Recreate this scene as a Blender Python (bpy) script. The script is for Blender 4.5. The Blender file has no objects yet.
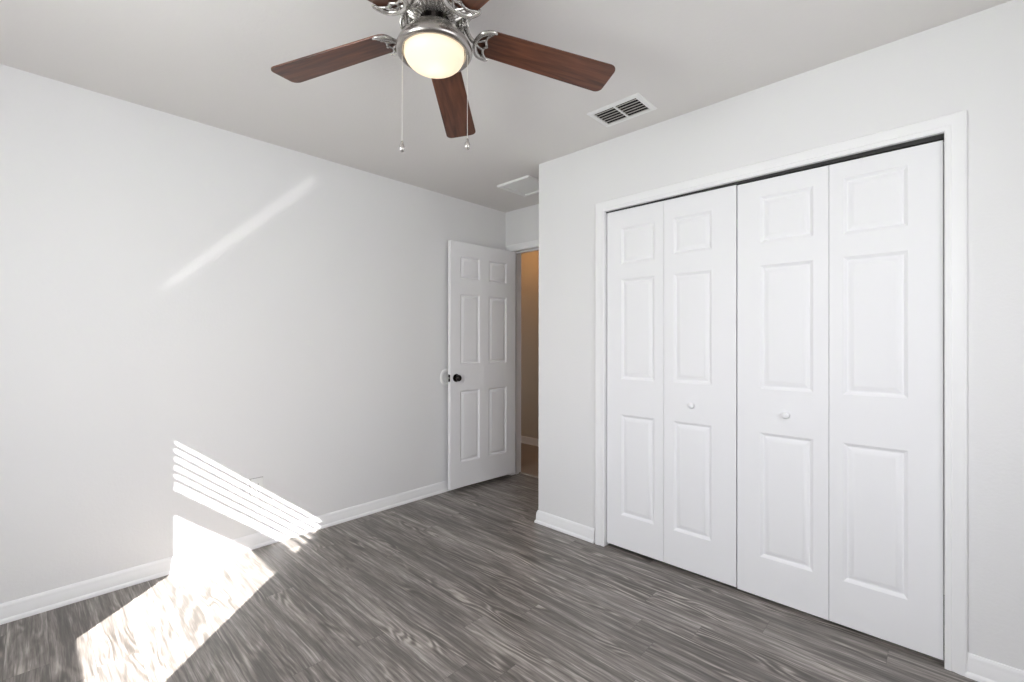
import bpy, math, random
from mathutils import Vector, Matrix

random.seed(7)
scene = bpy.context.scene
COL = scene.collection
R = math.radians

# ------------------------------------------------------------------ camera
cam_d = bpy.data.cameras.new('camera')
cam_d.sensor_fit = 'HORIZONTAL'
cam_d.sensor_width = 36.0
cam_d.lens = 457.8 * 36.0 / 1024.0
cam_d.clip_start = 0.02
cam = bpy.data.objects.new('camera', cam_d)
COL.objects.link(cam)
cam.location = (0.0, 0.0, 1.23)
cam.rotation_euler = (R(90.10), R(-0.07), R(43.47))
scene.camera = cam

# ------------------------------------------------------------------ view
vs = scene.view_settings
vs.view_transform = 'Standard'
vs.look = 'None'
vs.gamma = 1.0
vs.use_curve_mapping = False
vs.exposure = 0.04
scene.cycles.max_bounces = 14
scene.cycles.diffuse_bounces = 8
scene.cycles.transparent_max_bounces = 16
scene.cycles.caustics_reflective = False
scene.cycles.caustics_refractive = False
scene.cycles.sample_clamp_indirect = 6.0
scene.cycles.use_denoising = True
scene.cycles.use_light_tree = False

# ------------------------------------------------------------------ sky and sun
world = bpy.data.worlds.new('sky')
scene.world = world
world.use_nodes = True
wn = world.node_tree
wn.nodes.clear()
w_out = wn.nodes.new('ShaderNodeOutputWorld')
w_bg = wn.nodes.new('ShaderNodeBackground')
w_sky = wn.nodes.new('ShaderNodeTexSky')
w_sky.sky_type = 'NISHITA'
w_sky.sun_disc = False
w_sky.sun_elevation = R(30.6)
w_sky.sun_rotation = R(136)
w_bg.inputs['Strength'].default_value = 0.25
wn.links.new(w_sky.outputs[0], w_bg.inputs[0])
wn.links.new(w_bg.outputs[0], w_out.inputs[0])

SUN_DIR = Vector((-1.0, 1.045, -0.857)).normalized()
sun_d = bpy.data.lights.new('sun', 'SUN')
sun_d.energy = 46.0
sun_d.angle = R(0.32)
sun_d.color = (1.0, 0.985, 0.965)
sun = bpy.data.objects.new('sun', sun_d)
COL.objects.link(sun)
sun.rotation_euler = SUN_DIR.to_track_quat('-Z', 'Y').to_euler()


def area(name, loc, direction, sx, sy, watts, color=(1, 1, 1), spread=180):
    d = bpy.data.lights.new(name, 'AREA')
    d.shape = 'RECTANGLE'
    d.size, d.size_y = sx, sy
    d.energy = watts
    d.color = color
    d.spread = R(spread)
    o = bpy.data.objects.new(name, d)
    COL.objects.link(o)
    o.location = loc
    o.rotation_euler = Vector(direction).to_track_quat('-Z', 'Y').to_euler()
    return o


# daylight at the rear window, plus an added fill lamp on the unseen side
area('window_daylight', (-1.19, -0.86, 1.45), (0, 1, -0.05), 0.85, 1.15, 36.0, (0.945, 0.963, 1.0))
area('side_fill', (0.70, 0.95, 1.45), (-1, 0, -0.05), 1.25, 1.15, 15.0, (0.95, 0.962, 1.0))

# ------------------------------------------------------------------ materials
MATS = {}


def new_mat(name):
    m = bpy.data.materials.new(name)
    m.use_nodes = True
    nt = m.node_tree
    b = nt.nodes['Principled BSDF']
    MATS[name] = m
    return m, nt, b


def paint(name, color, rough=0.6, bump=0.0, bump_scale=120.0, mottled=0.0, spec=0.35):
    m, nt, b = new_mat(name)
    b.inputs['Base Color'].default_value = (*color, 1)
    b.inputs['Roughness'].default_value = rough
    b.inputs['Specular IOR Level'].default_value = spec
    geo = nt.nodes.new('ShaderNodeNewGeometry')
    if bump:
        n = nt.nodes.new('ShaderNodeTexNoise')
        n.inputs['Scale'].default_value = bump_scale
        n.inputs['Detail'].default_value = 3
        nt.links.new(geo.outputs['Position'], n.inputs['Vector'])
        bp = nt.nodes.new('ShaderNodeBump')
        bp.inputs['Strength'].default_value = bump
        bp.inputs['Distance'].default_value = 0.002
        nt.links.new(n.outputs[0], bp.inputs['Height'])
        nt.links.new(bp.outputs[0], b.inputs['Normal'])
    if mottled:
        n2 = nt.nodes.new('ShaderNodeTexNoise')
        n2.inputs['Scale'].default_value = 2.5
        n2.inputs['Detail'].default_value = 4
        nt.links.new(geo.outputs['Position'], n2.inputs['Vector'])
        mx = nt.nodes.new('ShaderNodeMixRGB')
        mx.inputs[1].default_value = (*[c * (1 - mottled) for c in color], 1)
        mx.inputs[2].default_value = (*[min(1, c * (1 + mottled)) for c in color], 1)
        nt.links.new(n2.outputs[0], mx.inputs[0])
        nt.links.new(mx.outputs[0], b.inputs['Base Color'])
    return m


def metal(name, color, rough=0.3, metallic=1.0):
    m, nt, b = new_mat(name)
    b.inputs['Metallic'].default_value = metallic
    b.inputs['Roughness'].default_value = rough
    n = nt.nodes.new('ShaderNodeTexNoise')
    n.inputs['Scale'].default_value = 60
    tc = nt.nodes.new('ShaderNodeTexCoord')
    nt.links.new(tc.outputs['Object'], n.inputs['Vector'])
    mx = nt.nodes.new('ShaderNodeMixRGB')
    mx.inputs[1].default_value = (*[c * 0.85 for c in color], 1)
    mx.inputs[2].default_value = (*[min(1, c * 1.1) for c in color], 1)
    nt.links.new(n.outputs[0], mx.inputs[0])
    nt.links.new(mx.outputs[0], b.inputs['Base Color'])
    return m


WALL = paint('wall_paint', (0.80, 0.797, 0.80), 0.55, bump=0.25, bump_scale=90, mottled=0.01)
CEIL = paint('ceiling_paint', (0.755, 0.733, 0.717), 0.8, bump=0.35, bump_scale=70, mottled=0.015)
TRIM = paint('trim_enamel', (0.88, 0.88, 0.885), 0.35)
DOORW = paint('door_enamel', (0.875, 0.875, 0.89), 0.45, bump=0.04, bump_scale=200, spec=0.2)
PLAST = paint('white_plastic', (0.84, 0.84, 0.83), 0.4)
DARK = paint('dark_cavity', (0.012, 0.011, 0.010), 0.8)
HALLW = paint('hall_paint', (0.62, 0.57, 0.50), 0.6, mottled=0.02)
HALLF = paint('hall_vinyl', (0.30, 0.23, 0.18), 0.5, mottled=0.15)
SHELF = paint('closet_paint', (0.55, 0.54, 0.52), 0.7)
STEEL = metal('track_steel', (0.035, 0.034, 0.033), 0.6, 0.3)
NICKEL = metal('brushed_nickel', (0.45, 0.425, 0.40), 0.26)
PEWTER = metal('antique_pewter', (0.55, 0.53, 0.50), 0.24, 0.75)
BRONZE = metal('dark_bronze', (0.05, 0.045, 0.042), 0.25)
BRASS = metal('satin_steel', (0.55, 0.53, 0.50), 0.3)
CHAIN = metal('chain_steel', (0.75, 0.74, 0.72), 0.35)
BLIND = paint('blind_vinyl', (0.82, 0.82, 0.80), 0.5)
LAWN = paint('lawn', (0.10, 0.16, 0.05), 0.9, mottled=0.3)
STUCCO = paint('stucco', (0.62, 0.58, 0.52), 0.9)


def pane_mat():
    m, nt, b = new_mat('window_glass')
    nt.nodes.remove(b)
    t = nt.nodes.new('ShaderNodeBsdfTransparent')
    g = nt.nodes.new('ShaderNodeBsdfGlossy')
    g.inputs['Roughness'].default_value = 0.02
    mx = nt.nodes.new('ShaderNodeMixShader')
    mx.inputs[0].default_value = 0.06
    nt.links.new(t.outputs[0], mx.inputs[1])
    nt.links.new(g.outputs[0], mx.inputs[2])
    nt.links.new(mx.outputs[0], nt.nodes['Material Output'].inputs[0])
    return m


GLASS = pane_mat()


def lamp_glass():
    m, nt, b = new_mat('frosted_lamp_glass')
    b.inputs['Base Color'].default_value = (0.93, 0.89, 0.80, 1)
    b.inputs['Roughness'].default_value = 0.35
    b.inputs['Emission Color'].default_value = (1.0, 0.87, 0.70, 1)
    b.inputs['Emission Strength'].default_value = 0.42
    t = nt.nodes.new('ShaderNodeBsdfTranslucent')
    t.inputs['Color'].default_value = (1.0, 0.93, 0.80, 1)
    mx = nt.nodes.new('ShaderNodeMixShader')
    mx.inputs[0].default_value = 0.6
    nt.links.new(b.outputs[0], mx.inputs[1])
    nt.links.new(t.outputs[0], mx.inputs[2])
    nt.links.new(mx.outputs[0], nt.nodes['Material Output'].inputs[0])
    return m


LAMPG = lamp_glass()


def wood_floor():
    m, nt, b = new_mat('grey_vinyl_plank')
    N, L = nt.nodes, nt.links

    def math_(op, a, b_=None, c=None):
        n = N.new('ShaderNodeMath')
        n.operation = op
        for i, v in enumerate((a, b_, c)):
            if v is None:
                continue
            if isinstance(v, (int, float)):
                n.inputs[i].default_value = v
            else:
                L.new(v, n.inputs[i])
        return n.outputs[0]

    def comb(x, y, z):
        n = N.new('ShaderNodeCombineXYZ')
        for i, v in enumerate((x, y, z)):
            if isinstance(v, (int, float)):
                n.inputs[i].default_value = v
            else:
                L.new(v, n.inputs[i])
        return n.outputs[0]

    def noise(vec, scale, detail=4, rough=0.55, dist=0.0):
        n = N.new('ShaderNodeTexNoise')
        n.inputs['Scale'].default_value = scale
        n.inputs['Detail'].default_value = detail
        n.inputs['Roughness'].default_value = rough
        n.inputs['Distortion'].default_value = dist
        L.new(vec, n.inputs['Vector'])
        return n.outputs[0]

    geo = N.new('ShaderNodeNewGeometry')
    sep = N.new('ShaderNodeSeparateXYZ')
    L.new(geo.outputs['Position'], sep.inputs[0])
    X, Y = sep.outputs[0], sep.outputs[1]
    PW, PL_ = 0.122, 1.5
    v = math_('DIVIDE', math_('SUBTRACT', Y, 0.79), PW)
    row = math_('FLOOR', v)
    fv = math_('FRACT', v)
    wn1 = N.new('ShaderNodeTexWhiteNoise')
    wn1.noise_dimensions = '1D'
    L.new(row, wn1.inputs['W'])
    u = math_('DIVIDE', math_('ADD', X, math_('MULTIPLY', wn1.outputs[0], PL_)), PL_)
    colx = math_('FLOOR', u)
    fu = math_('FRACT', u)
    wn2 = N.new('ShaderNodeTexWhiteNoise')
    wn2.noise_dimensions = '2D'
    L.new(comb(row, colx, 0), wn2.inputs['Vector'])
    rnd = wn2.outputs[0]
    zr = math_('MULTIPLY', rnd, 53.0)
    wob = noise(comb(math_('MULTIPLY', X, 2.4), math_('MULTIPLY', Y, 6.0), math_('ADD', zr, 3.0)), 1.0, 3, 0.5, 0.0)
    Y = math_('ADD', Y, math_('MULTIPLY', math_('SUBTRACT', wob, 0.5), 0.022))
    # cathedral figure: bands across the plank bent by a stretched noise
    warp = noise(comb(math_('MULTIPLY', X, 1.5), math_('MULTIPLY', Y, 8.0), zr), 1.0, 2, 0.5, 0.3)
    ph = math_('ADD', math_('MULTIPLY', Y, 190.0), math_('MULTIPLY', warp, 64.0))
    rings = math_('MULTIPLY_ADD', math_('SINE', ph), 0.5, 0.5)
    streak = noise(comb(math_('MULTIPLY', X, 2.0), math_('MULTIPLY', Y, 34.0), zr), 1.0, 6, 0.62, 0.15)
    fine = noise(comb(math_('MULTIPLY', X, 9.0), math_('MULTIPLY', Y, 210.0), zr), 1.0, 4, 0.6, 0.2)
    blot = noise(comb(math_('MULTIPLY', X, 2.2), math_('MULTIPLY', Y, 7.0), zr), 1.0, 3, 0.5, 0.8)
    zone = N.new('ShaderNodeMapRange')
    zone.interpolation_type = 'SMOOTHSTEP'
    zone.inputs['From Min'].default_value = 0.50
    zone.inputs['From Max'].default_value = 0.66
    L.new(blot, zone.inputs['Value'])
    ring_amt = math_('MULTIPLY', math_('SUBTRACT', rings, 0.58), math_('MULTIPLY', zone.outputs[0], 0.27))
    mid = noise(comb(math_('MULTIPLY', X, 4.2), math_('MULTIPLY', Y, 90.0), math_('ADD', zr, 9.0)), 1.0, 5, 0.62, 0.1)
    val = math_('ADD', math_('MULTIPLY', streak, 0.66), math_('MULTIPLY', fine, 0.36))
    val = math_('ADD', val, math_('MULTIPLY', mid, 0.54))
    val = math_('ADD', val, ring_amt)
    val = math_('ADD', val, math_('MULTIPLY', math_('SUBTRACT', rnd, 0.5), 0.09))
    val = math_('MULTIPLY_ADD', math_('SUBTRACT', val, 0.785), 2.35, 0.5)
    ramp = N.new('ShaderNodeValToRGB')
    cr = ramp.color_ramp
    cr.elements[0].position = 0.0
    cr.elements[0].color = (0.082, 0.075, 0.069, 1)
    cr.elements[1].position = 1.0
    cr.elements[1].color = (0.47, 0.445, 0.42, 1)
    e = cr.elements.new(0.33)
    e.color = (0.132, 0.121, 0.112, 1)
    e = cr.elements.new(0.62)
    e.color = (0.235, 0.217, 0.203, 1)
    L.new(val, ramp.inputs[0])
    # seams between planks
    dv = math_('MULTIPLY', math_('MINIMUM', fv, math_('SUBTRACT', 1.0, fv)), PW)
    du = math_('MULTIPLY', math_('MINIMUM', fu, math_('SUBTRACT', 1.0, fu)), PL_)
    seam = math_('LESS_THAN', math_('MINIMUM', dv, du), 0.0011)
    mx = N.new('ShaderNodeMixRGB')
    mx.inputs[2].default_value = (0.045, 0.041, 0.038, 1)
    L.new(math_('MULTIPLY', seam, 0.4), mx.inputs[0])
    tint = N.new('ShaderNodeMixRGB')
    tint.blend_type = 'MULTIPLY'
    tint.inputs[2].default_value = (1.0, 0.945, 0.89, 1)
    L.new(blot, tint.inputs[0])
    L.new(ramp.outputs[0], tint.inputs[1])
    L.new(tint.outputs[0], mx.inputs[1])
    L.new(mx.outputs[0], b.inputs['Base Color'])
    b.inputs['Roughness'].default_value = 0.38
    b.inputs['Specular IOR Level'].default_value = 0.5
    bp = N.new('ShaderNodeBump')
    bp.inputs['Strength'].default_value = 0.12
    bp.inputs['Distance'].default_value = 0.001
    L.new(val, bp.inputs['Height'])
    L.new(bp.outputs[0], b.inputs['Normal'])
    return m


FLOORM = wood_floor()


def walnut():
    m, nt, b = new_mat('walnut_blade')
    N, L = nt.nodes, nt.links
    tc = N.new('ShaderNodeTexCoord')
    mp = N.new('ShaderNodeMapping')
    mp.inputs['Scale'].default_value = (5.0, 55.0, 20.0)
    L.new(tc.outputs['Object'], mp.inputs[0])
    n = N.new('ShaderNodeTexNoise')
    n.inputs['Scale'].default_value = 1.0
    n.inputs['Detail'].default_value = 6
    n.inputs['Distortion'].default_value = 0.8
    L.new(mp.outputs[0], n.inputs['Vector'])
    ramp = N.new('ShaderNodeValToRGB')
    cr = ramp.color_ramp
    cr.elements[0].position = 0.30
    cr.elements[0].color = (0.050, 0.018, 0.010, 1)
    cr.elements[1].position = 0.72
    cr.elements[1].color = (0.165, 0.060, 0.032, 1)
    L.new(n.outputs[0], ramp.inputs[0])
    L.new(ramp.outputs[0], b.inputs['Base Color'])
    b.inputs['Roughness'].default_value = 0.32
    b.inputs['Specular IOR Level'].default_value = 0.5
    return m


WALNUT = walnut()


# ------------------------------------------------------------------ mesh helpers
class MB:
    def __init__(self):
        self.v, self.f = [], []

    def add(self, vs, fs):
        o = len(self.v)
        self.v += [tuple(p) for p in vs]
        self.f += [tuple(i + o for i in q) for q in fs]
        return self

    def box(self, x0, x1, y0, y1, z0, z1):
        vs = [(x, y, z) for z in (z0, z1) for y in (y0, y1) for x in (x0, x1)]
        return self.add(vs, [(0, 2, 3, 1), (4, 5, 7, 6), (0, 1, 5, 4), (2, 6, 7, 3), (0, 4, 6, 2), (1, 3, 7, 5)])

    def lathe(self, prof, segs=48, rib=None, M=None, flute=None):
        """prof: (r, z) from top to bottom; rib(i, a) scales the radius"""
        vs, fs = [], []
        n = len(prof)
        for i, (r, z) in enumerate(prof):
            for k in range(segs):
                a = 2 * math.pi * k / segs
                q = r * (rib(i, a) if rib else 1.0)
                vs.append((q * math.cos(a), q * math.sin(a), z + (flute(i, a) if flute else 0.0)))
        for i in range(n - 1):
            for k in range(segs):
                k2 = (k + 1) % segs
                fs.append((i * segs + k, (i + 1) * segs + k, (i + 1) * segs + k2, i * segs + k2))
        if prof[0][0] > 1e-6:
            fs.append(tuple(range(segs)))
        if prof[-1][0] > 1e-6:
            fs.append(tuple(reversed(range((n - 1) * segs, n * segs))))
        if M is not None:
            vs = [M @ Vector(p) for p in vs]
        return self.add(vs, fs)

    def tube(self, pts, rad, segs=10, flat=1.0):
        pts = [Vector(p) for p in pts]
        if not hasattr(rad, '__len__'):
            rad = [rad] * len(pts)
        vs, fs = [], []
        n = len(pts)
        for i, p in enumerate(pts):
            t = (pts[min(i + 1, n - 1)] - pts[max(i - 1, 0)]).normalized()
            up = Vector((0, 0, 1)) if abs(t.z) < 0.95 else Vector((1, 0, 0))
            s = t.cross(up).normalized()
            w = s.cross(t).normalized()
            for k in range(segs):
                a = 2 * math.pi * k / segs
                vs.append(p + s * rad[i] * math.cos(a) + w * rad[i] * flat * math.sin(a))
        for i in range(n - 1):
            for k in range(segs):
                k2 = (k + 1) % segs
                fs.append((i * segs + k, i * segs + k2, (i + 1) * segs + k2, (i + 1) * segs + k))
        fs.append(tuple(reversed(range(segs))))
        fs.append(tuple(range((n - 1) * segs, n * segs)))
        return self.add(vs, fs)

    def prism(self, poly, z0, z1, M=None):
        n = len(poly)
        vs = [(x, y, z0) for x, y in poly] + [(x, y, z1) for x, y in poly]
        fs = [tuple(reversed(range(n))), tuple(range(n, 2 * n))]
        fs += [(i, (i + 1) % n, n + (i + 1) % n, n + i) for i in range(n)]
        if M is not None:
            vs = [M @ Vector(p) for p in vs]
        return self.add(vs, fs)

    def sweep(self, path, prof, side=1):
        """prof (d, z) pushed along a floor-plan polyline, mitred; d is offset to the left (side=1) or right"""
        P = [Vector(p) for p in path]
        n, k = len(P), len(prof)
        vs = []
        for i, p in enumerate(P):
            nn = []
            if i > 0:
                d = (P[i] - P[i - 1]).normalized()
                nn.append(Vector((-d.y, d.x)) * side)
            if i < n - 1:
                d = (P[i + 1] - P[i]).normalized()
                nn.append(Vector((-d.y, d.x)) * side)
            if len(nn) == 2:
                m = (nn[0] + nn[1])
                m = m / m.dot(nn[0])
            else:
                m = nn[0]
            for d, z in prof:
                q = p + m * d
                vs.append((q.x, q.y, z))
        fs = []
        for i in range(n - 1):
            for j in range(k):
                j2 = (j + 1) % k
                fs.append((i * k + j, (i + 1) * k + j, (i + 1) * k + j2, i * k + j2))
        fs.append(tuple(range(k)))
        fs.append(tuple(reversed(range((n - 1) * k, n * k))))
        return self.add(vs, fs)

    def build(self, name, mat, parent=None, smooth=None, bevel=None, loc=None):
        me = bpy.data.meshes.new(name)
        me.from_pydata(self.v, [], self.f)
        me.update()
        import bmesh
        bm = bmesh.new()
        bm.from_mesh(me)
        bmesh.ops.remove_doubles(bm, verts=bm.verts, dist=1e-5)
        bmesh.ops.recalc_face_normals(bm, faces=bm.faces)
        if smooth is not None:
            for f in bm.faces:
                f.smooth = True
            for e in bm.edges:
                if len(e.link_faces) == 2 and e.calc_face_angle(0) > R(smooth):
                    e.smooth = False
        bm.to_mesh(me)
        bm.free()
        me.materials.append(mat)
        o = bpy.data.objects.new(name, me)
        COL.objects.link(o)
        if loc:
            o.location = loc
        if parent is not None:
            o.parent = parent
        if bevel:
            b = o.modifiers.new('edge', 'BEVEL')
            b.width = bevel
            b.segments = 2
            b.limit_method = 'ANGLE'
        return o


def tag(o, label=None, cat=None, kind=None, group=None):
    if label:
        o['label'] = label
    if cat:
        o['category'] = cat
    if kind:
        o['kind'] = kind
    if group:
        o['group'] = group
    return o


def empty(name, loc=(0, 0, 0), rz=0.0):
    o = bpy.data.objects.new(name, None)
    o.empty_display_size = 0.1
    COL.objects.link(o)
    o.location = loc
    o.rotation_euler = (0, 0, rz)
    return o


# ------------------------------------------------------------------ room dimensions (metres)
H = 2.44
XL = -2.994            # left wall
YC = 2.39              # closet wall
YB = 3.069             # wall holding the bedroom door
XC = -2.015            # outer corner where the closet wall ends
XR = 0.75              # right wall
YR = -0.90             # wall behind the camera
T = 0.12
I0, I1, IT = -1.491, -0.0045, 2.020      # closet opening inside the casing
D0, D1, DT = -2.905, -2.085, 2.062       # bedroom doorway
YH0, YH1 = YB + T, 4.14                  # hall beyond
W0, W1, WZ0, WZ1 = -1.616, -0.697, 0.851, 2.06   # rear window opening
V0, V1 = 0.30, 1.60                      # added side window (y range)

# ------------------------------------------------------------------ setting
fl = MB().box(XL - T, XR + T, YR - 0.15, YH0, -0.06, 0.0).build('floor', FLOORM)
tag(fl, 'grey wood-look plank floor of the bedroom', 'floor', 'structure')
ce = MB().box(-4.8, XR + T, YR - 0.15, YH1 + T, H, H + 0.08).build('ceiling', CEIL)
tag(ce, 'flat off-white textured ceiling above the fan', 'ceiling', 'structure')
wl = MB().box(XL - T, XL, YR - 0.15, YB, 0, H).build('wall_left', WALL)
tag(wl, 'long pale grey wall with the sun patch and outlet', 'wall', 'structure')
m = MB()
m.box(XC + T, I0 - 0.02, YC, YC + T, 0, H)
m.box(I1 + 0.02, XR, YC, YC + T, 0, H)
m.box(I0 - 0.02, I1 + 0.02, YC, YC + T, IT + 0.02, H)
m.box(XC, XC + T, YC, YB, 0, H)
tag(m.build('wall_closet', WALL), 'pale grey wall around the white closet doors', 'wall', 'structure')
m = MB()
m.box(XL - T, D0 - 0.015, YB, YB + T, 0, H)
m.box(D1 + 0.015, XR, YB, YB + T, 0, H)
m.box(D0 - 0.015, D1 + 0.015, YB, YB + T, DT + 0.015, H)
tag(m.build('wall_back', WALL), 'short pale wall over the open bedroom doorway', 'wall', 'structure')
m = MB()
m.box(XR, XR + T, YR - 0.15, V0, 0, H)
m.box(XR, XR + T, V1, YB + T, 0, H)
m.box(XR, XR + T, V0, V1, 0, WZ0)
m.box(XR, XR + T, V0, V1, WZ1, H)
tag(m.build('wall_right', WALL), 'pale wall with the added side window behind the camera', 'wall', 'structure')
m = MB()
m.box(XL, W0, YR - 0.15, YR, 0, H)
m.box(W1, XR, YR - 0.15, YR, 0, H)
m.box(W0, W1, YR - 0.15, YR, 0, WZ0)
m.box(W0, W1, YR - 0.15, YR, WZ1, H)
tag(m.build('wall_rear', WALL), 'pale wall with the sunny window behind the camera', 'wall', 'structure')

# closet interior side wall so the gaps look into a dark cupboard
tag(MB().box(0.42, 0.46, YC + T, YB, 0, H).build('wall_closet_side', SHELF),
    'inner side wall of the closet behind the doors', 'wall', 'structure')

# hall beyond the doorway
tag(MB().box(-4.8, -1.2, YH0, YH1 + T, -0.06, 0.0).build('floor_hall', HALLF),
    'brown vinyl floor of the hall past the doorway', 'floor', 'structure')
tag(MB().box(-4.8, -1.2, YH1, YH1 + T, 0, H).build('wall_hall', HALLW),
    'warm lit hall wall seen through the doorway', 'wall', 'structure')
m = MB().box(-4.8, -4.7, YH0, YH1, 0, H)
m.box(-4.7, XL - T, YH0 - T, YH0, 0, H)
tag(m.build('wall_hall_end', HALLW), 'far end of the hall, out of sight', 'wall', 'structure')
tag(MB().box(-1.3, -1.2, YH0, YH1, 0, H).build('wall_hall_side', HALLW), 'near end of the hall, out of sight', 'wall', 'structure')

# mouldings
BASE = [(0, 0), (0.020, 0), (0.020, 0.008), (0.018, 0.015), (0.013, 0.020), (0.012, 0.058),
        (0.0095, 0.064), (0.010, 0.069), (0.007, 0.077), (0.004, 0.083), (0, 0.084)]
tag(MB().sweep([(XL, YB), (XL, YR)], BASE, 1).build('baseboard_left', TRIM, smooth=35),
    'white moulded baseboard along the sunlit wall', 'baseboard', 'structure')
tag(MB().sweep([(XC, YB - 0.02), (XC, YC), (I0 - 0.071, YC)], BASE, -1).build('baseboard_corner', TRIM, smooth=35),
    'short white baseboard wrapping the wall corner before the closet', 'baseboard', 'structure')
tag(MB().sweep([(I1 + 0.056, YC), (XR, YC)], BASE, -1).build('baseboard_right', TRIM, smooth=35),
    'white baseboard beyond the closet casing, at the wide door side', 'baseboard', 'structure')
tag(MB().sweep([(-1.3, YH1), (-4.7, YH1)], BASE, 1).build('baseboard_hall', TRIM, smooth=35),
    'white baseboard at the foot of the hall wall', 'baseboard', 'structure')


def casing(x0, x1, zt, prof, yface, direction=-1, rise=0.0):
    """mitred door casing; prof (u outward from the opening, v out of the wall)"""
    mb = MB()
    k = len(prof)
    vs = []
    for (px, pz, sx, sz) in ((x0, 0, -1, 0), (x0, zt - rise, -1, 1), (x1, zt + rise, 1, 1), (x1, 0, 1, 0)):
        for u, v in prof:
            vs.append((px + sx * u, yface + direction * v, pz + sz * u))
    fs = []
    for i in range(3):
        for j in range(k):
            j2 = (j + 1) % k
            fs.append((i * k + j, (i + 1) * k + j, (i + 1) * k + j2, i * k + j2))
    fs.append(tuple(range(k)))
    fs.append(tuple(reversed(range(3 * k, 4 * k))))
    return mb.add(vs, fs)


CP = [(0, 0), (0, 0.011), (0.004, 0.014), (0.018, 0.0145), (0.021, 0.012), (0.026, 0.0125), (0.045, 0.018),
      (0.058, 0.0185), (0.0625, 0.016), (0.064, 0.012), (0.064, 0)]
tag(casing(I0, I1, IT, [(u * 0.96, v) for u, v in CP], YC, rise=0.006).build('trim_1', TRIM, smooth=25), 'white moulded casing around the closet opening', 'door casing', 'structure')
m = MB()
m.box(I0 - 0.02, I0, YC + 0.0005, YC + T, 0, IT)
m.box(I1, I1 + 0.02, YC + 0.0005, YC + T, 0, IT)
ja, jb = IT - 0.0062, IT + 0.0062
m.add([(x, y, z) for z in (0, 1) for y in (YC + 0.0005, YC + T) for x in (I0 - 0.02, I1 + 0.02)],
      [(0, 2, 3, 1), (4, 5, 7, 6), (0, 1, 5, 4), (2, 6, 7, 3), (0, 4, 6, 2), (1, 3, 7, 5)])
for q in range(8):
    x, y, z = m.v[-8 + q]
    m.v[-8 + q] = (x, y, (ja if x < -1 else jb) if z == 0 else IT + 0.02)
tag(m.build('trim_2', TRIM), 'white jamb lining inside the closet opening', 'door jamb', 'structure')
tag(casing(D0, D1 - 0.011, DT, [(u * 0.93, v) for u, v in CP], YB).build('trim_3', TRIM, smooth=25),
    'white casing over the bedroom doorway', 'door casing', 'structure')
m = MB()
m.box(D0 - 0.015, D0, YB + 0.0005, YH0, 0, DT)
m.box(D1, D1 + 0.015, YB + 0.0005, YH0, 0, DT)
m.box(D0 - 0.015, D1 + 0.015, YB + 0.0005, YH0, DT, DT + 0.015)
m.box(D0, D0 + 0.010, YB + 0.045, YB + 0.08, 0, DT - 0.010)
m.box(D1 - 0.010, D1, YB + 0.045, YB + 0.08, 0, DT - 0.010)
m.box(D0, D1, YB + 0.045, YB + 0.08, DT - 0.010, DT)
tag(m.build('trim_4', TRIM), 'white jamb lining with door stop in the bedroom doorway', 'door jamb', 'structure')
m = MB().add([(D0, YH0 - 0.03, 0), (D0, YH0 + 0.015, 0), (D0, YH0 - 0.022, 0.007), (D0, YH0 + 0.007, 0.007),
              (D1, YH0 - 0.03, 0), (D1, YH0 + 0.015, 0), (D1, YH0 - 0.022, 0.007), (D1, YH0 + 0.007, 0.007)],
             [(0, 1, 3, 2), (4, 6, 7, 5), (0, 2, 6, 4), (2, 3, 7, 6), (3, 1, 5, 7), (0, 4, 5, 1)])
tag(m.build('trim_5', paint('threshold_vinyl', (0.33, 0.29, 0.25), 0.5)), 'low threshold strip between bedroom and hall floors', 'threshold', 'structure')


# ------------------------------------------------------------------ panel doors
def panel_leaf(w, z0, z1, th, xs, zs, both=False):
    """leaf in local x 0..w, front face at y=0 facing -y, thickness towards +y; moulded raised panels"""
    mb = MB()
    gx = sorted({0.0, w, *[v for a in xs for v in a]})
    gz = sorted({z0, z1, *[v for a in zs for v in a]})

    def face(y, s):
        for i in range(len(gx) - 1):
            for j in range(len(gz) - 1):
                a, b, c, d = gx[i], gx[i + 1], gz[j], gz[j + 1]
                pan = any(abs(a - p[0]) < 1e-6 for p in xs) and any(abs(c - q[0]) < 1e-6 for q in zs)
                if not pan:
                    mb.add([(a, y, c), (b, y, c), (b, y, d), (a, y, d)], [(0, 1, 2, 3)])
                    continue
                rings = [(0, 0), (0.003, 0.0015), (0.013, 0.0110), (0.018, 0.0110), (0.036, 0.0025), (0.042, 0.0022)]
                vs = []
                for ins, dep in rings:
                    yy = y + s * dep
                    vs += [(a + ins, yy, c + ins), (b - ins, yy, c + ins), (b - ins, yy, d - ins), (a + ins, yy, d - ins)]
                fs = []
                for r in range(len(rings) - 1):
                    for k in range(4):
                        k2 = (k + 1) % 4
                        fs.append((4 * r + k, 4 * r + k2, 4 * r + 4 + k2, 4 * r + 4 + k))
                q = 4 * (len(rings) - 1)
                fs.append((q, q + 1, q + 2, q + 3))
                mb.add(vs, fs)

    face(0.0, 1)
    if both:
        face(th, -1)
    else:
        mb.add([(0, th, z0), (w, th, z0), (w, th, z1), (0, th, z1)], [(0, 1, 2, 3)])
    # edges, split on the same grid so the shell is closed
    ylist = (0.0, th)
    for zz in (z0, z1):
        for i in range(len(gx) - 1):
            mb.add([(gx[i], 0, zz), (gx[i + 1], 0, zz), (gx[i + 1], th, zz), (gx[i], th, zz)], [(0, 1, 2, 3)])
    for xx in (0.0, w):
        for j in range(len(gz) - 1):
            mb.add([(xx, 0, gz[j]), (xx, 0, gz[j + 1]), (xx, th, gz[j + 1]), (xx, th, gz[j])], [(0, 1, 2, 3)])
    return mb


YD = YC + 0.013
ZR3 = [(0.21, 0.803), (1.010, 1.60)]


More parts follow.
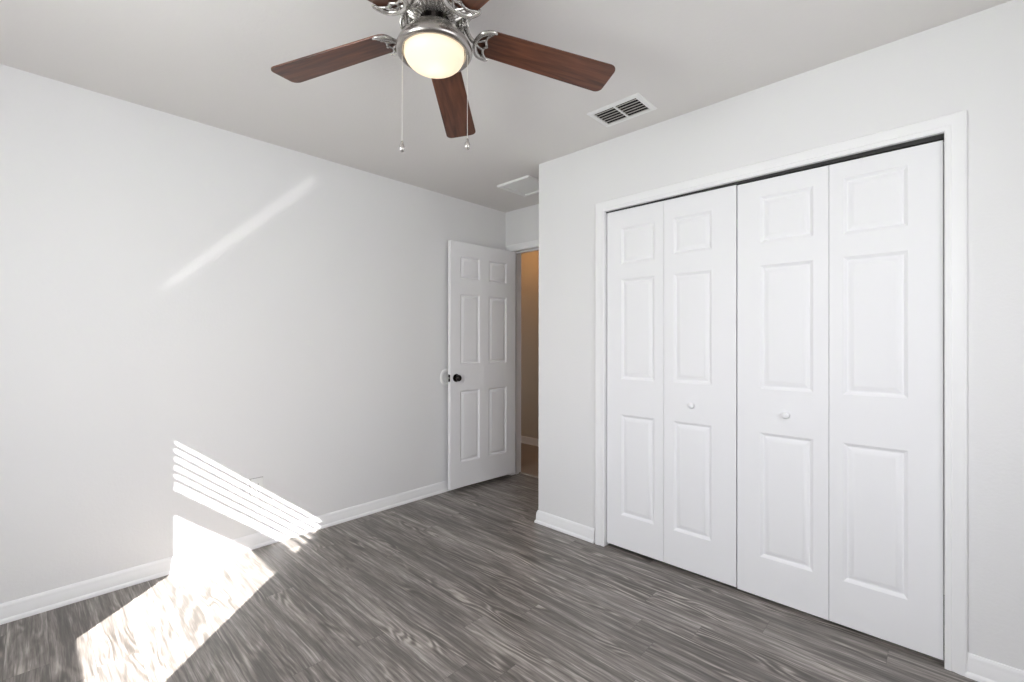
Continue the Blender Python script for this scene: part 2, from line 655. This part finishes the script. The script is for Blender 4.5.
def knob_mb(r=0.0165, depth=0.026):
    M = Matrix.Rotation(R(90), 4, 'X')
    return MB().lathe([(0.0, depth), (r * 0.55, depth - 0.001), (r * 0.92, depth - 0.006), (r, depth - 0.011), (r * 0.85, depth - 0.016),
                       (r * 0.5, depth - 0.020), (r * 0.5, 0.003), (r * 0.75, 0.0)], 24, M=M)


def bifold(name, leaves, dz, knob_leaf, knob_x, tops, label):
    t = empty(name, (leaves[0][0], YD, 0))
    tag(t, label, 'closet door', 'structure')
    for i, (a, b, p0, p1) in enumerate(leaves):
        lo = panel_leaf(b - a, 0.020 + dz, 2.0075 + dz, 0.034, [(p0 - a, p1 - a)], [(q0 + dz, q1 + dz) for q0, q1 in ZR3] + [tops[i]]).build(
            'door_leaf', DOORW, t, smooth=24)
        lo.location = (a - leaves[0][0], 0, 0)
        if i == knob_leaf:
            k = knob_mb().build('knob', DOORW, lo, smooth=50)
            k.location = (knob_x - a, 0.0, 0.897 + dz)
    # hinges joining the two leaves, on the hidden face
    xm = (leaves[0][1] + leaves[1][0]) / 2 - leaves[0][0]
    for hz in (0.25, 1.0, 1.75):
        h = MB().box(xm - 0.03, xm + 0.03, 0.034, 0.037, hz - 0.04, hz + 0.04)
        h.tube([(xm, 0.038, hz - 0.04), (xm, 0.038, hz + 0.04)], 0.004, 8)
        h.build('hinge', BRASS, t)
    return t


bifold('door_2', [(-1.485, -1.128, -1.392, -1.182), (-1.126, -0.752, -1.073, -0.870)], 0.0, 1, -0.972, [(1.688, 1.902), (1.705, 1.905)],
       'white two-leaf bifold closet door next to the wall corner')
bifold('door_3', [(-0.7465, -0.372, -0.645, -0.429), (-0.370, -0.0075, -0.321, -0.109)], -0.004, 0, -0.535, [(1.703, 1.926), (1.692, 1.936)],
       'white two-leaf bifold closet door, larger in view, hung slightly lower')
m = MB()
m.add([(x, y, z) for z in (0, 1) for y in (YC + 0.007, YC + 0.05) for x in (I0 + 0.001, I1 - 0.001)],
      [(0, 2, 3, 1), (4, 5, 7, 6), (0, 1, 5, 4), (2, 6, 7, 3), (0, 4, 6, 2), (1, 3, 7, 5)])
for q in range(8):
    x, y, z = m.v[q]
    m.v[q] = (x, y, 2.0085 if z == 0 else (ja if x < -1 else jb) - 0.0004)
tk = m.build('closet_track', STEEL)
tag(tk, 'dark metal overhead track in the gap above the closet doors', 'door track')

# ---- bedroom door, swung open against the long wall
A, B = Vector((-2.895, 2.335)), Vector((-2.857, 3.058))
dv = (B - A)
DW = dv.length
door = empty('door_1', (A.x, A.y, 0), math.atan2(dv.y, dv.x))
tag(door, 'white six-panel bedroom door standing open beside the long wall', 'door', 'structure')
leaf = panel_leaf(DW - 0.003, 0.036, 2.050, 0.035, [(0.098, 0.306), (0.405, 0.617)],
                  [(0.24, 0.83), (1.045, 1.625), (1.75, 1.935)], True).build('door_leaf', DOORW, door, smooth=24)
for s in (1, -1):
    M = Matrix.Rotation(R(90), 4, 'X') if s == 1 else Matrix.Rotation(R(-90), 4, 'X')
    k = MB().lathe([(0.0, 0.052 if s == 1 else 0.046), (0.012, 0.051 if s == 1 else 0.045), (0.022, 0.045), (0.027, 0.036), (0.026, 0.028), (0.018, 0.021),
                    (0.011, 0.017), (0.011, 0.009), (0.030, 0.008), (0.033, 0.003), (0.033, 0.0)], 28, M=M)
    k = k.build('knob', BRONZE, door, smooth=50)
    tag(k, 'dark bronze round door knob')
    k.location = (0.056, 0.0 if s == 1 else 0.035, 0.936)
lp = MB().box(-0.0015, 0.0003, 0.005, 0.030, 0.936 - 0.029, 0.936 + 0.029).build('latch_plate', BRONZE, door)
MB().prism([(-0.011, 0.012), (-0.0015, 0.012), (-0.0015, 0.024), (-0.005, 0.024)], 0.929, 0.943).build('latch_bolt', BRASS, lp)
for hz in (0.25, 1.03, 1.82):
    MB().tube([(DW + 0.001, 0.040, hz - 0.045), (DW + 0.001, 0.040, hz + 0.045)], 0.006, 10).build('hinge', BRASS, door, smooth=40)

# ------------------------------------------------------------------ things on the walls and ceiling
# outlet
oz, oy = 0.355, 0.937
ou = empty('wall_outlet', (XL, oy, oz))
tag(ou, 'white duplex wall outlet in the slatted sunlight above the baseboard', 'outlet')
MB().box(0.002, 0.008, -0.035, 0.035, -0.058, 0.058).build('cover_plate', PLAST, ou, bevel=0.002)
MB().box(0, 0.002, -0.0365, 0.0365, -0.0595, 0.0595).build('shadow_rim', paint('plate_shadow', (0.22, 0.21, 0.20), 0.8), ou)  # dark rim coloured in as the shadow line around the cover plate
for s in (1, -1):
    MB().box(0.007, 0.0105, -0.017, 0.017, s * 0.020 - 0.014, s * 0.020 + 0.014).build('socket', PLAST, ou, bevel=0.003)
    sl = MB()
    for yy in (-0.007, 0.007):
        sl.box(0.0100, 0.0109, yy - 0.0012, yy + 0.0012, s * 0.020 - 0.003, s * 0.020 + 0.006)
    sl.lathe([(0.0025, 0.0004), (0.0025, 0.0)], 12, M=Matrix.Translation((0.0106, 0, s * 0.020 - 0.008)) @ Matrix.Rotation(R(90), 4, 'Y'))
    sl.build('socket_slots', DARK, ou)
MB().lathe([(0.0, 0.0015), (0.003, 0.001), (0.0035, 0.0)], 12, M=Matrix.Translation((0.008, 0, 0)) @ Matrix.Rotation(R(90), 4, 'Y')).build('screw', BRASS, ou)

# round wall guard behind the knob
bp = MB().lathe([(0.0, 0.004), (0.040, 0.004), (0.044, 0.009), (0.060, 0.009), (0.067, 0.004), (0.068, 0.0)], 40,
                M=Matrix.Rotation(R(90), 4, 'Y')).build('wall_guard', PLAST, smooth=40, loc=(XL, 2.372, 0.936))
tag(bp, 'round white plastic wall guard peeking out behind the door knob', 'wall guard')


# supply register
def register():
    x0, x1, y0, y1 = -1.382, -1.084, 2.030, 2.234
    cx, cy = (x0 + x1) / 2, (y0 + y1) / 2
    hx, hy = (x1 - x0) / 2, (y1 - y0) / 2
    ix, iy = hx - 0.026, hy - 0.025
    t = empty('air_register', (cx, cy, H))
    tag(t, 'white metal ceiling air register with curved dark louvres near the closet wall', 'air vent')
    mb = MB()
    rings = [(hx, hy, 0.0), (hx, hy, -0.004), (hx - 0.012, hy - 0.012, -0.008), (ix, iy, -0.008), (ix, iy, -0.001)]
    vs, fs = [], []
    for a, b, z in rings:
        vs += [(-a, -b, z), (a, -b, z), (a, b, z), (-a, b, z)]
    for r in range(len(rings) - 1):
        for k in range(4):
            k2 = (k + 1) % 4
            fs.append((4 * r + k, 4 * r + k2, 4 * r + 4 + k2, 4 * r + 4 + k))
    mb.add(vs, fs)
    mb.build('frame', PLAST, t)
    MB().box(-ix, ix, -iy, iy, -0.0012, -0.0004).build('duct_opening', DARK, t)
    MB().box(-0.004, 0.004, -iy, iy, -0.0085, -0.0015).build('centre_bar', PLAST, t)
    n = 6
    lou = paint('louvre_enamel', (0.55, 0.53, 0.49), 0.5)
    for half in (-1, 1):
        for k in range(n):
            yc = -iy + (k + 0.62) * 2 * iy / n
            v2, f2 = [], []
            prof = [(-0.0062, -0.0064), (-0.0030, -0.0066), (0.0010, -0.0060), (0.0040, -0.0044), (0.0058, -0.0022), (0.0050, -0.0030), (0.0030, -0.0052), (0.0005, -0.0070), (-0.0030, -0.0077), (-0.0062, -0.0074)]
            xa, xb = (0.004, ix) if half == 1 else (-ix, -0.004)
            for xx in (xa, xb):
                v2 += [(xx, yc + a, b) for a, b in prof]
            q = len(prof)
            f2 = [(i, (i + 1) % q, q + (i + 1) % q, q + i) for i in range(q)] + [tuple(range(q)), tuple(reversed(range(q, 2 * q)))]
            MB().add(v2, f2).build('louvre', lou, t)


register()


# ceiling panel in the entry nook
def hatch():
    x0, x1, y0, y1 = -2.522, -2.200, 2.490, 2.810
    t = empty('ceiling_panel', ((x0 + x1) / 2, (y0 + y1) / 2, H))
    tag(t, 'square white-framed ceiling access panel in the entry nook', 'ceiling panel')
    h = (x1 - x0) / 2
    mb = MB()
    rings = [(h, 0.0), (h, -0.013), (h - 0.004, -0.016), (h - 0.028, -0.016), (h - 0.031, -0.012), (h - 0.031, -0.002)]
    vs, fs = [], []
    for a, z in rings:
        vs += [(-a, -a, z), (a, -a, z), (a, a, z), (-a, a, z)]
    for r in range(len(rings) - 1):
        for k in range(4):
            k2 = (k + 1) % 4
            fs.append((4 * r + k, 4 * r + k2, 4 * r + 4 + k2, 4 * r + 4 + k))
    mb.add(vs, fs).build('frame', PLAST, t)
    MB().box(-h + 0.034, h - 0.034, -h + 0.034, h - 0.034, -0.008, -0.001).build('panel', paint('panel_board', (0.84, 0.85, 0.84), 0.7), t)


hatch()


# ------------------------------------------------------------------ ceiling fan
FX, FY = -1.203, 0.902
fan = empty('ceiling_fan', (FX, FY, H))
tag(fan, 'five-blade ceiling fan with walnut blades, pewter scrollwork and a lit glass dome', 'ceiling fan')
ZB = 2.236 - H           # blade plane below the ceiling


def z_(v):
    return v - H


MB().lathe([(0.078, z_(2.44)), (0.078, z_(2.428)), (0.070, z_(2.418)), (0.058, z_(2.410))], 48).build('canopy', PEWTER, fan, smooth=35)


def rib(i, a):
    return 1.0 + (0.03 * math.cos(30 * a) if i >= 5 else 0.0)


MB().lathe([(0.058, z_(2.412)), (0.120, z_(2.400)), (0.146, z_(2.380)), (0.150, z_(2.358)), (0.146, z_(2.345)),
            (0.140, z_(2.338)), (0.132, z_(2.322)), (0.112, z_(2.306)), (0.090, z_(2.292)), (0.070, z_(2.281)), (0.053, z_(2.273))], 240, rib,
           flute=lambda i, a: 0.0065 * math.cos(30 * a) if 6 <= i <= 9 else 0.0
           ).build('motor_housing', PEWTER, fan, smooth=60)
MB().lathe([(0.050, z_(2.278)), (0.047, z_(2.274)), (0.045, z_(2.268)), (0.046, z_(2.240)), (0.040, z_(2.236))], 40).build(
    'switch_housing', BRONZE, fan, smooth=40)
lk = MB().lathe([(0.040, z_(2.245)), (0.055, z_(2.242)), (0.080, z_(2.231)), (0.101, z_(2.209)), (0.1165, z_(2.187)), (0.1220, z_(2.175)),
                 (0.1225, z_(2.167)), (0.119, z_(2.161)), (0.111, z_(2.158)), (0.102, z_(2.161)), (0.099, z_(2.166)), (0.096, z_(2.180)),
                 (0.078, z_(2.206)), (0.040, z_(2.229))], 64).build('light_kit_pan', NICKEL, fan, smooth=40)
dome_prof = [(0.096, z_(2.172)), (0.096, z_(2.160))]
for i in range(1, 15):
    a = i / 14 * math.pi / 2
    dome_prof.append((0.096 * math.cos(a) ** 0.85 if i < 14 else 0.0, z_(2.160) - 0.052 * math.sin(a)))
vs_o = MB().lathe(dome_prof[::1], 64)
vs_o.f = [f for f in vs_o.f if len(f) != 64]
dome = vs_o.build('glass_dome', LAMPG, lk, smooth=60)
tag(dome, 'glowing frosted white glass dome')
bulb = bpy.data.lights.new('bulb', 'POINT')
bulb.energy = 0.30
bulb.color = (1.0, 0.84, 0.64)
bulb.shadow_soft_size = 0.03
bo = bpy.data.objects.new('bulb', bulb)
COL.objects.link(bo)
bo.location = (FX, FY, 2.17)


def arc(pts, n=10):
    """smooth Catmull-Rom line through points"""
    P = [Vector(p) for p in pts]
    P = [2 * P[0] - P[1]] + P + [2 * P[-1] - P[-2]]
    out = []
    for i in range(1, len(P) - 2):
        for k in range(n):
            t = k / n
            a, b, c, d = P[i - 1], P[i], P[i + 1], P[i + 2]
            out.append(0.5 * ((2 * b) + (c - a) * t + (2 * a - 5 * b + 4 * c - d) * t * t + (3 * b - a - 3 * c + d) * t ** 3))
    out.append(P[-2])
    return out


def lerp_r(rs, n):
    out = []
    for i in range(n):
        t = i / (n - 1) * (len(rs) - 1)
        j = min(int(t), len(rs) - 2)
        out.append(rs[j] + (rs[j + 1] - rs[j]) * (t - j))
    return out


def taper(mb, pts, rs, segs=8, flat=0.8):
    q = arc(pts, 7)
    mb.tube(q, lerp_r(rs, len(q)), segs, flat)


def blade_mesh(L0, L1):
    wr, wt = 0.056, 0.068
    pts = []
    # rounded root, straight taper, rounded tip corners
    for k in range(9):
        a = R(90 + 180 * k / 8)
        pts.append((L0 + 0.035 + 0.035 * math.cos(a), wr * math.sin(a)))
    rc = 0.026
    for k in range(6):
        a = R(-90 + 90 * k / 5)
        pts.append((L1 - rc + rc * math.cos(a), -(wt - rc) + rc * math.sin(a)))
    for k in range(6):
        a = R(0 + 90 * k / 5)
        pts.append((L1 - rc + rc * math.cos(a), (wt - rc) + rc * math.sin(a)))
    return MB().prism(pts, 0.0, 0.006)


def iron_mesh():
    mb = MB()
    # arm curling down from the motor to the blade root
    taper(mb, [(0.075, 0, 0.072), (0.100, 0, 0.066), (0.120, 0, 0.046), (0.134, 0, 0.018), (0.150, 0, -0.001), (0.168, 0, -0.006)],
          [0.010, 0.012, 0.010, 0.008, 0.008, 0.007], 10, 1.0)
    # side scrolls
    for s in (1, -1):
        taper(mb, [(0.082, s * 0.012, 0.070), (0.102, s * 0.032, 0.062), (0.118, s * 0.036, 0.040), (0.126, s * 0.024, 0.020), (0.118, s * 0.013, 0.028), (0.110, s * 0.019, 0.040)],
              [0.006, 0.007, 0.006, 0.005, 0.004, 0.003], 8, 1.0)
        # crescent horn
        taper(mb, [(0.160, 0, -0.008), (0.166, s * 0.028, -0.009), (0.182, s * 0.050, -0.008), (0.212, s * 0.062, -0.006), (0.226, s * 0.060, -0.005)],
              [0.008, 0.0085, 0.0095, 0.0075, 0.004], 8, 0.8)
        # inner lace
        taper(mb, [(0.216, s * 0.060, -0.006), (0.200, s * 0.038, -0.006), (0.196, s * 0.020, -0.006), (0.204, 0, -0.006)],
              [0.005, 0.0045, 0.0045, 0.005], 8, 0.8)
        taper(mb, [(0.164, s * 0.004, -0.007), (0.180, s * 0.014, -0.007), (0.197, s * 0.022, -0.006)], [0.005, 0.004, 0.0045], 8, 0.8)
        mb.lathe([(0.0, -0.013), (0.005, -0.012), (0.006, -0.006)], 12, M=Matrix.Translation((0.200, s * 0.046, 0.0)))
    mb.lathe([(0.0, -0.013), (0.005, -0.012), (0.006, -0.004)], 12, M=Matrix.Translation((0.204, 0, 0.0)))
    # fluted shell on the knuckle
    segs, rows = 40, 8
    vs, fs = [], []
    for i in range(rows + 1):
        u = math.pi * i / rows
        for k in range(segs):
            a = 2 * math.pi * k / segs
            r = 1 + 0.10 * math.cos(10 * a)
            vs.append((0.110 + 0.018 * math.sin(u) * math.cos(a) * r, 0.024 * math.sin(u) * math.sin(a) * r, 0.048 + 0.024 * math.cos(u)))
    for i in range(rows):
        for k in range(segs):
            k2 = (k + 1) % segs
            fs.append((i * segs + k, i * segs + k2, (i + 1) * segs + k2, (i + 1) * segs + k))
    mb.add(vs, fs)
    return mb


# blade directions: clockwise from the one reaching towards the long wall
ANG = [206.05, 132.0, 61.8, -11.0, -84.0]
TIP = [0.616, 0.660, 0.640, 0.636, 0.636]
proto_b = proto_i = None
for k, (a, L1) in enumerate(zip(ANG, TIP)):
    if proto_b is None:
        proto_b = b_ = blade_mesh(0.143, L1).build('blade', WALNUT, fan, bevel=0.0015)
        proto_i = i_ = iron_mesh().build('blade_bracket', PEWTER, b_, smooth=50, loc=(-0.012, 0, 0))
        i_.scale = (0.92, 0.95, 1.0)
        tag(b_, 'dark red-brown walnut blade')
    else:
        b_ = blade_mesh(0.143, L1).build('blade', WALNUT, fan, bevel=0.0015) if k < 3 else proto_b.copy()
        if k >= 3:
            COL.objects.link(b_)
        tag(b_, 'dark red-brown walnut blade')
        i_ = proto_i.copy()
        COL.objects.link(i_)
        i_.parent = b_
    b_.location = (0, 0, ZB + 0.008)
    b_.rotation_euler = (Matrix.Rotation(R(a), 3, 'Z') @ Matrix.Rotation(R(4.8), 3, 'Y') @ Matrix.Rotation(R(-9), 3, 'X')).to_euler()

# pull chains with little pulls, on both sides of the light kit
rx, ry = math.cos(R(43.47)), math.sin(R(43.47))
for (s, zb_) in ((-0.1045, 1.857), (0.107, 1.865)):
    px, py = s * rx, s * ry
    c = MB()
    zt = 2.185
    c.tube([(px, py, z_(zt)), (px, py, z_(zb_ + 0.02))], 0.0010, 6)
    ch = c.build('pull_chain', CHAIN, fan)
    MB().lathe([(0.0015, z_(zb_ + 0.024)), (0.004, z_(zb_ + 0.020)), (0.0048, z_(zb_ + 0.014)), (0.0085, z_(zb_ + 0.006)), (0.0095, z_(zb_ - 0.002)),
                (0.007, z_(zb_ - 0.010)), (0.0, z_(zb_ - 0.013))], 16, M=Matrix.Translation((px, py, 0))).build('pull_knob', PEWTER, ch, smooth=50)

# ------------------------------------------------------------------ windows behind the camera
w1 = empty('window_1', ((W0 + W1) / 2, YR - 0.13, WZ0))
tag(w1, 'sunny sash window in the wall behind the camera', 'window', 'structure')
hw = (W1 - W0) / 2
m = MB()
m.box(-hw, -hw + 0.03, -0.015, 0.02, 0, WZ1 - WZ0).box(hw - 0.03, hw, -0.015, 0.02, 0, WZ1 - WZ0)
m.box(-hw + 0.03, hw - 0.03, -0.015, 0.02, WZ1 - WZ0 - 0.03, WZ1 - WZ0)
m.box(-hw + 0.03, hw - 0.03, -0.015, 0.02, -0.02, 0.0)
m.build('window_frame', TRIM, w1)
MB().box(-hw + 0.03, hw - 0.03, 0.0, 0.004, 0.0, WZ1 - WZ0 - 0.03).build('window_pane', GLASS, w1)

BYL = -0.95
bl = empty('window_blind', ((W0 + W1) / 2, BYL, WZ1 - 0.002))
tag(bl, 'white slatted blind half raised in the window behind the camera', 'window blind')
m = MB().box(-hw + 0.004, hw - 0.004, -0.025, 0.025, -0.045, 0.0)
m.build('headrail', BLIND, bl)
zz = lambda v: v - (WZ1 - 0.002)
st = MB()
for i in range(9):
    st.box(-hw + 0.006, hw - 0.006, -0.025, 0.025, zz(1.559 + i * 0.0092), zz(1.559 + i * 0.0092 + 0.0045))
st.build('slat_stack', BLIND, bl)
MB().box(-hw + 0.006, hw - 0.006, -0.026, 0.026, zz(1.536), zz(1.556)).build('bottom_rail', BLIND, bl, bevel=0.002)
th = R(16)
k = 0
z = 1.709
while z < 2.0:
    dy, dz = 0.025 * math.cos(th), 0.025 * math.sin(th)
    v2 = []
    for xx in (-hw + 0.006, hw - 0.006):
        v2 += [(xx, -dy, zz(z) + dz), (xx, 0, zz(z) + 0.002), (xx, dy, zz(z) - dz), (xx, dy, zz(z) - dz + 0.002), (xx, 0, zz(z) + 0.0045), (xx, -dy, zz(z) + dz + 0.002)]
    MB().add(v2, [(i, (i + 1) % 6, 6 + (i + 1) % 6, 6 + i) for i in range(6)] + [(0, 1, 2, 3, 4, 5), (11, 10, 9, 8, 7, 6)]).build('slat', BLIND, bl)
    z += 0.0448
for xx in (-hw + 0.15, hw - 0.15):
    cords = MB()
    cords.tube([(xx, 0, zz(1.54)), (xx, 0, zz(2.02))], 0.001, 6)
    cords.build('ladder_cord', BLIND, bl)

w2 = empty('added_window', (XR + 0.09, (V0 + V1) / 2, WZ0))  # unseen window added to go with the side fill lamp
tag(w2, 'added unseen side window for the fill light, its blind shut', 'window', 'structure')
hv = (V1 - V0) / 2
m = MB()
m.box(-0.02, 0.02, -hv, -hv + 0.03, 0, WZ1 - WZ0).box(-0.02, 0.02, hv - 0.03, hv, 0, WZ1 - WZ0)
m.box(-0.02, 0.02, -hv + 0.03, hv - 0.03, WZ1 - WZ0 - 0.03, WZ1 - WZ0).box(-0.02, 0.02, -hv + 0.03, hv - 0.03, 0, 0.03)
m.build('window_frame', TRIM, w2)
MB().box(-0.002, 0.002, -hv + 0.03, hv - 0.03, 0.03, WZ1 - WZ0 - 0.03).build('window_pane', GLASS, w2)
bl2 = empty('window_blind', (XR + 0.04, (V0 + V1) / 2, WZ1 - 0.002))  # blind added to keep the sun out of that opening
tag(bl2, 'white slatted blind shut tight in the added side window', 'window blind')
MB().box(-0.025, 0.025, -hv + 0.004, hv - 0.004, -0.045, 0.0).build('headrail', BLIND, bl2)
n = 26
sm = MB()
for i in range(n):
    z0 = -0.045 - i * 0.0445
    sm.add([(-0.008, -hv + 0.005, z0), (0.006, -hv + 0.005, z0 - 0.048), (-0.006, -hv + 0.005, z0), (0.008, -hv + 0.005, z0 - 0.048),
            (-0.008, hv - 0.005, z0), (0.006, hv - 0.005, z0 - 0.048), (-0.006, hv - 0.005, z0), (0.008, hv - 0.005, z0 - 0.048)],
           [(0, 1, 5, 4), (2, 6, 7, 3), (0, 4, 6, 2), (1, 3, 7, 5), (0, 2, 3, 1), (4, 5, 7, 6)])
tag(sm.build('slats', BLIND, bl2), kind='stuff')

# ------------------------------------------------------------------ outside the windows
EV = 1.05 + 0.55
ez = 1.913 + (EV - 0.95) * 0.82
tag(MB().box(-6, 4, -EV, YR - 0.15, ez, ez + 0.14).build('roof_eave', STUCCO), 'roof eave outside the rear window', 'eave', 'structure')
tag(MB().box(-30, 30, -40, YR - 0.15, -0.35, -0.25).build('ground', LAWN), 'lawn outside the rear window', 'lawn', 'structure')

# warm lamp in the hall
hl = bpy.data.lights.new('hall_lamp', 'POINT')
hl.energy = 2.8
hl.color = (1.0, 0.50, 0.17)
hl.shadow_soft_size = 0.08
ho = bpy.data.objects.new('hall_lamp', hl)
COL.objects.link(ho)
ho.location = (-3.55, 3.70, 2.25)

# added neutral fill lamp at the closed far end of the hall
area('hall_fill', (-4.66, 3.66, 1.1), (1, 0.0, 0), 0.7, 1.6, 2.2, (1.0, 0.97, 0.95))

# added narrow-beam lamp that draws the diagonal streak on the long wall
dst = Vector((-2.994, 0.89, 1.905))
src = dst + Vector((1.79, -1.72, -0.99)) * 0.85
gl = area('streak_lamp', src, dst - src, 0.77, 0.035, 0.032, (1.0, 0.98, 0.95), 2.2)
zax = -(dst - src).normalized()   # lamps shine along their -z
along = Vector((0, 0.741, 0.729))
xax = (along - along.dot(zax) * zax).normalized()
yax = zax.cross(xax)
gl.matrix_world = Matrix.Translation(src) @ Matrix((xax, yax, zax)).transposed().to_4x4()
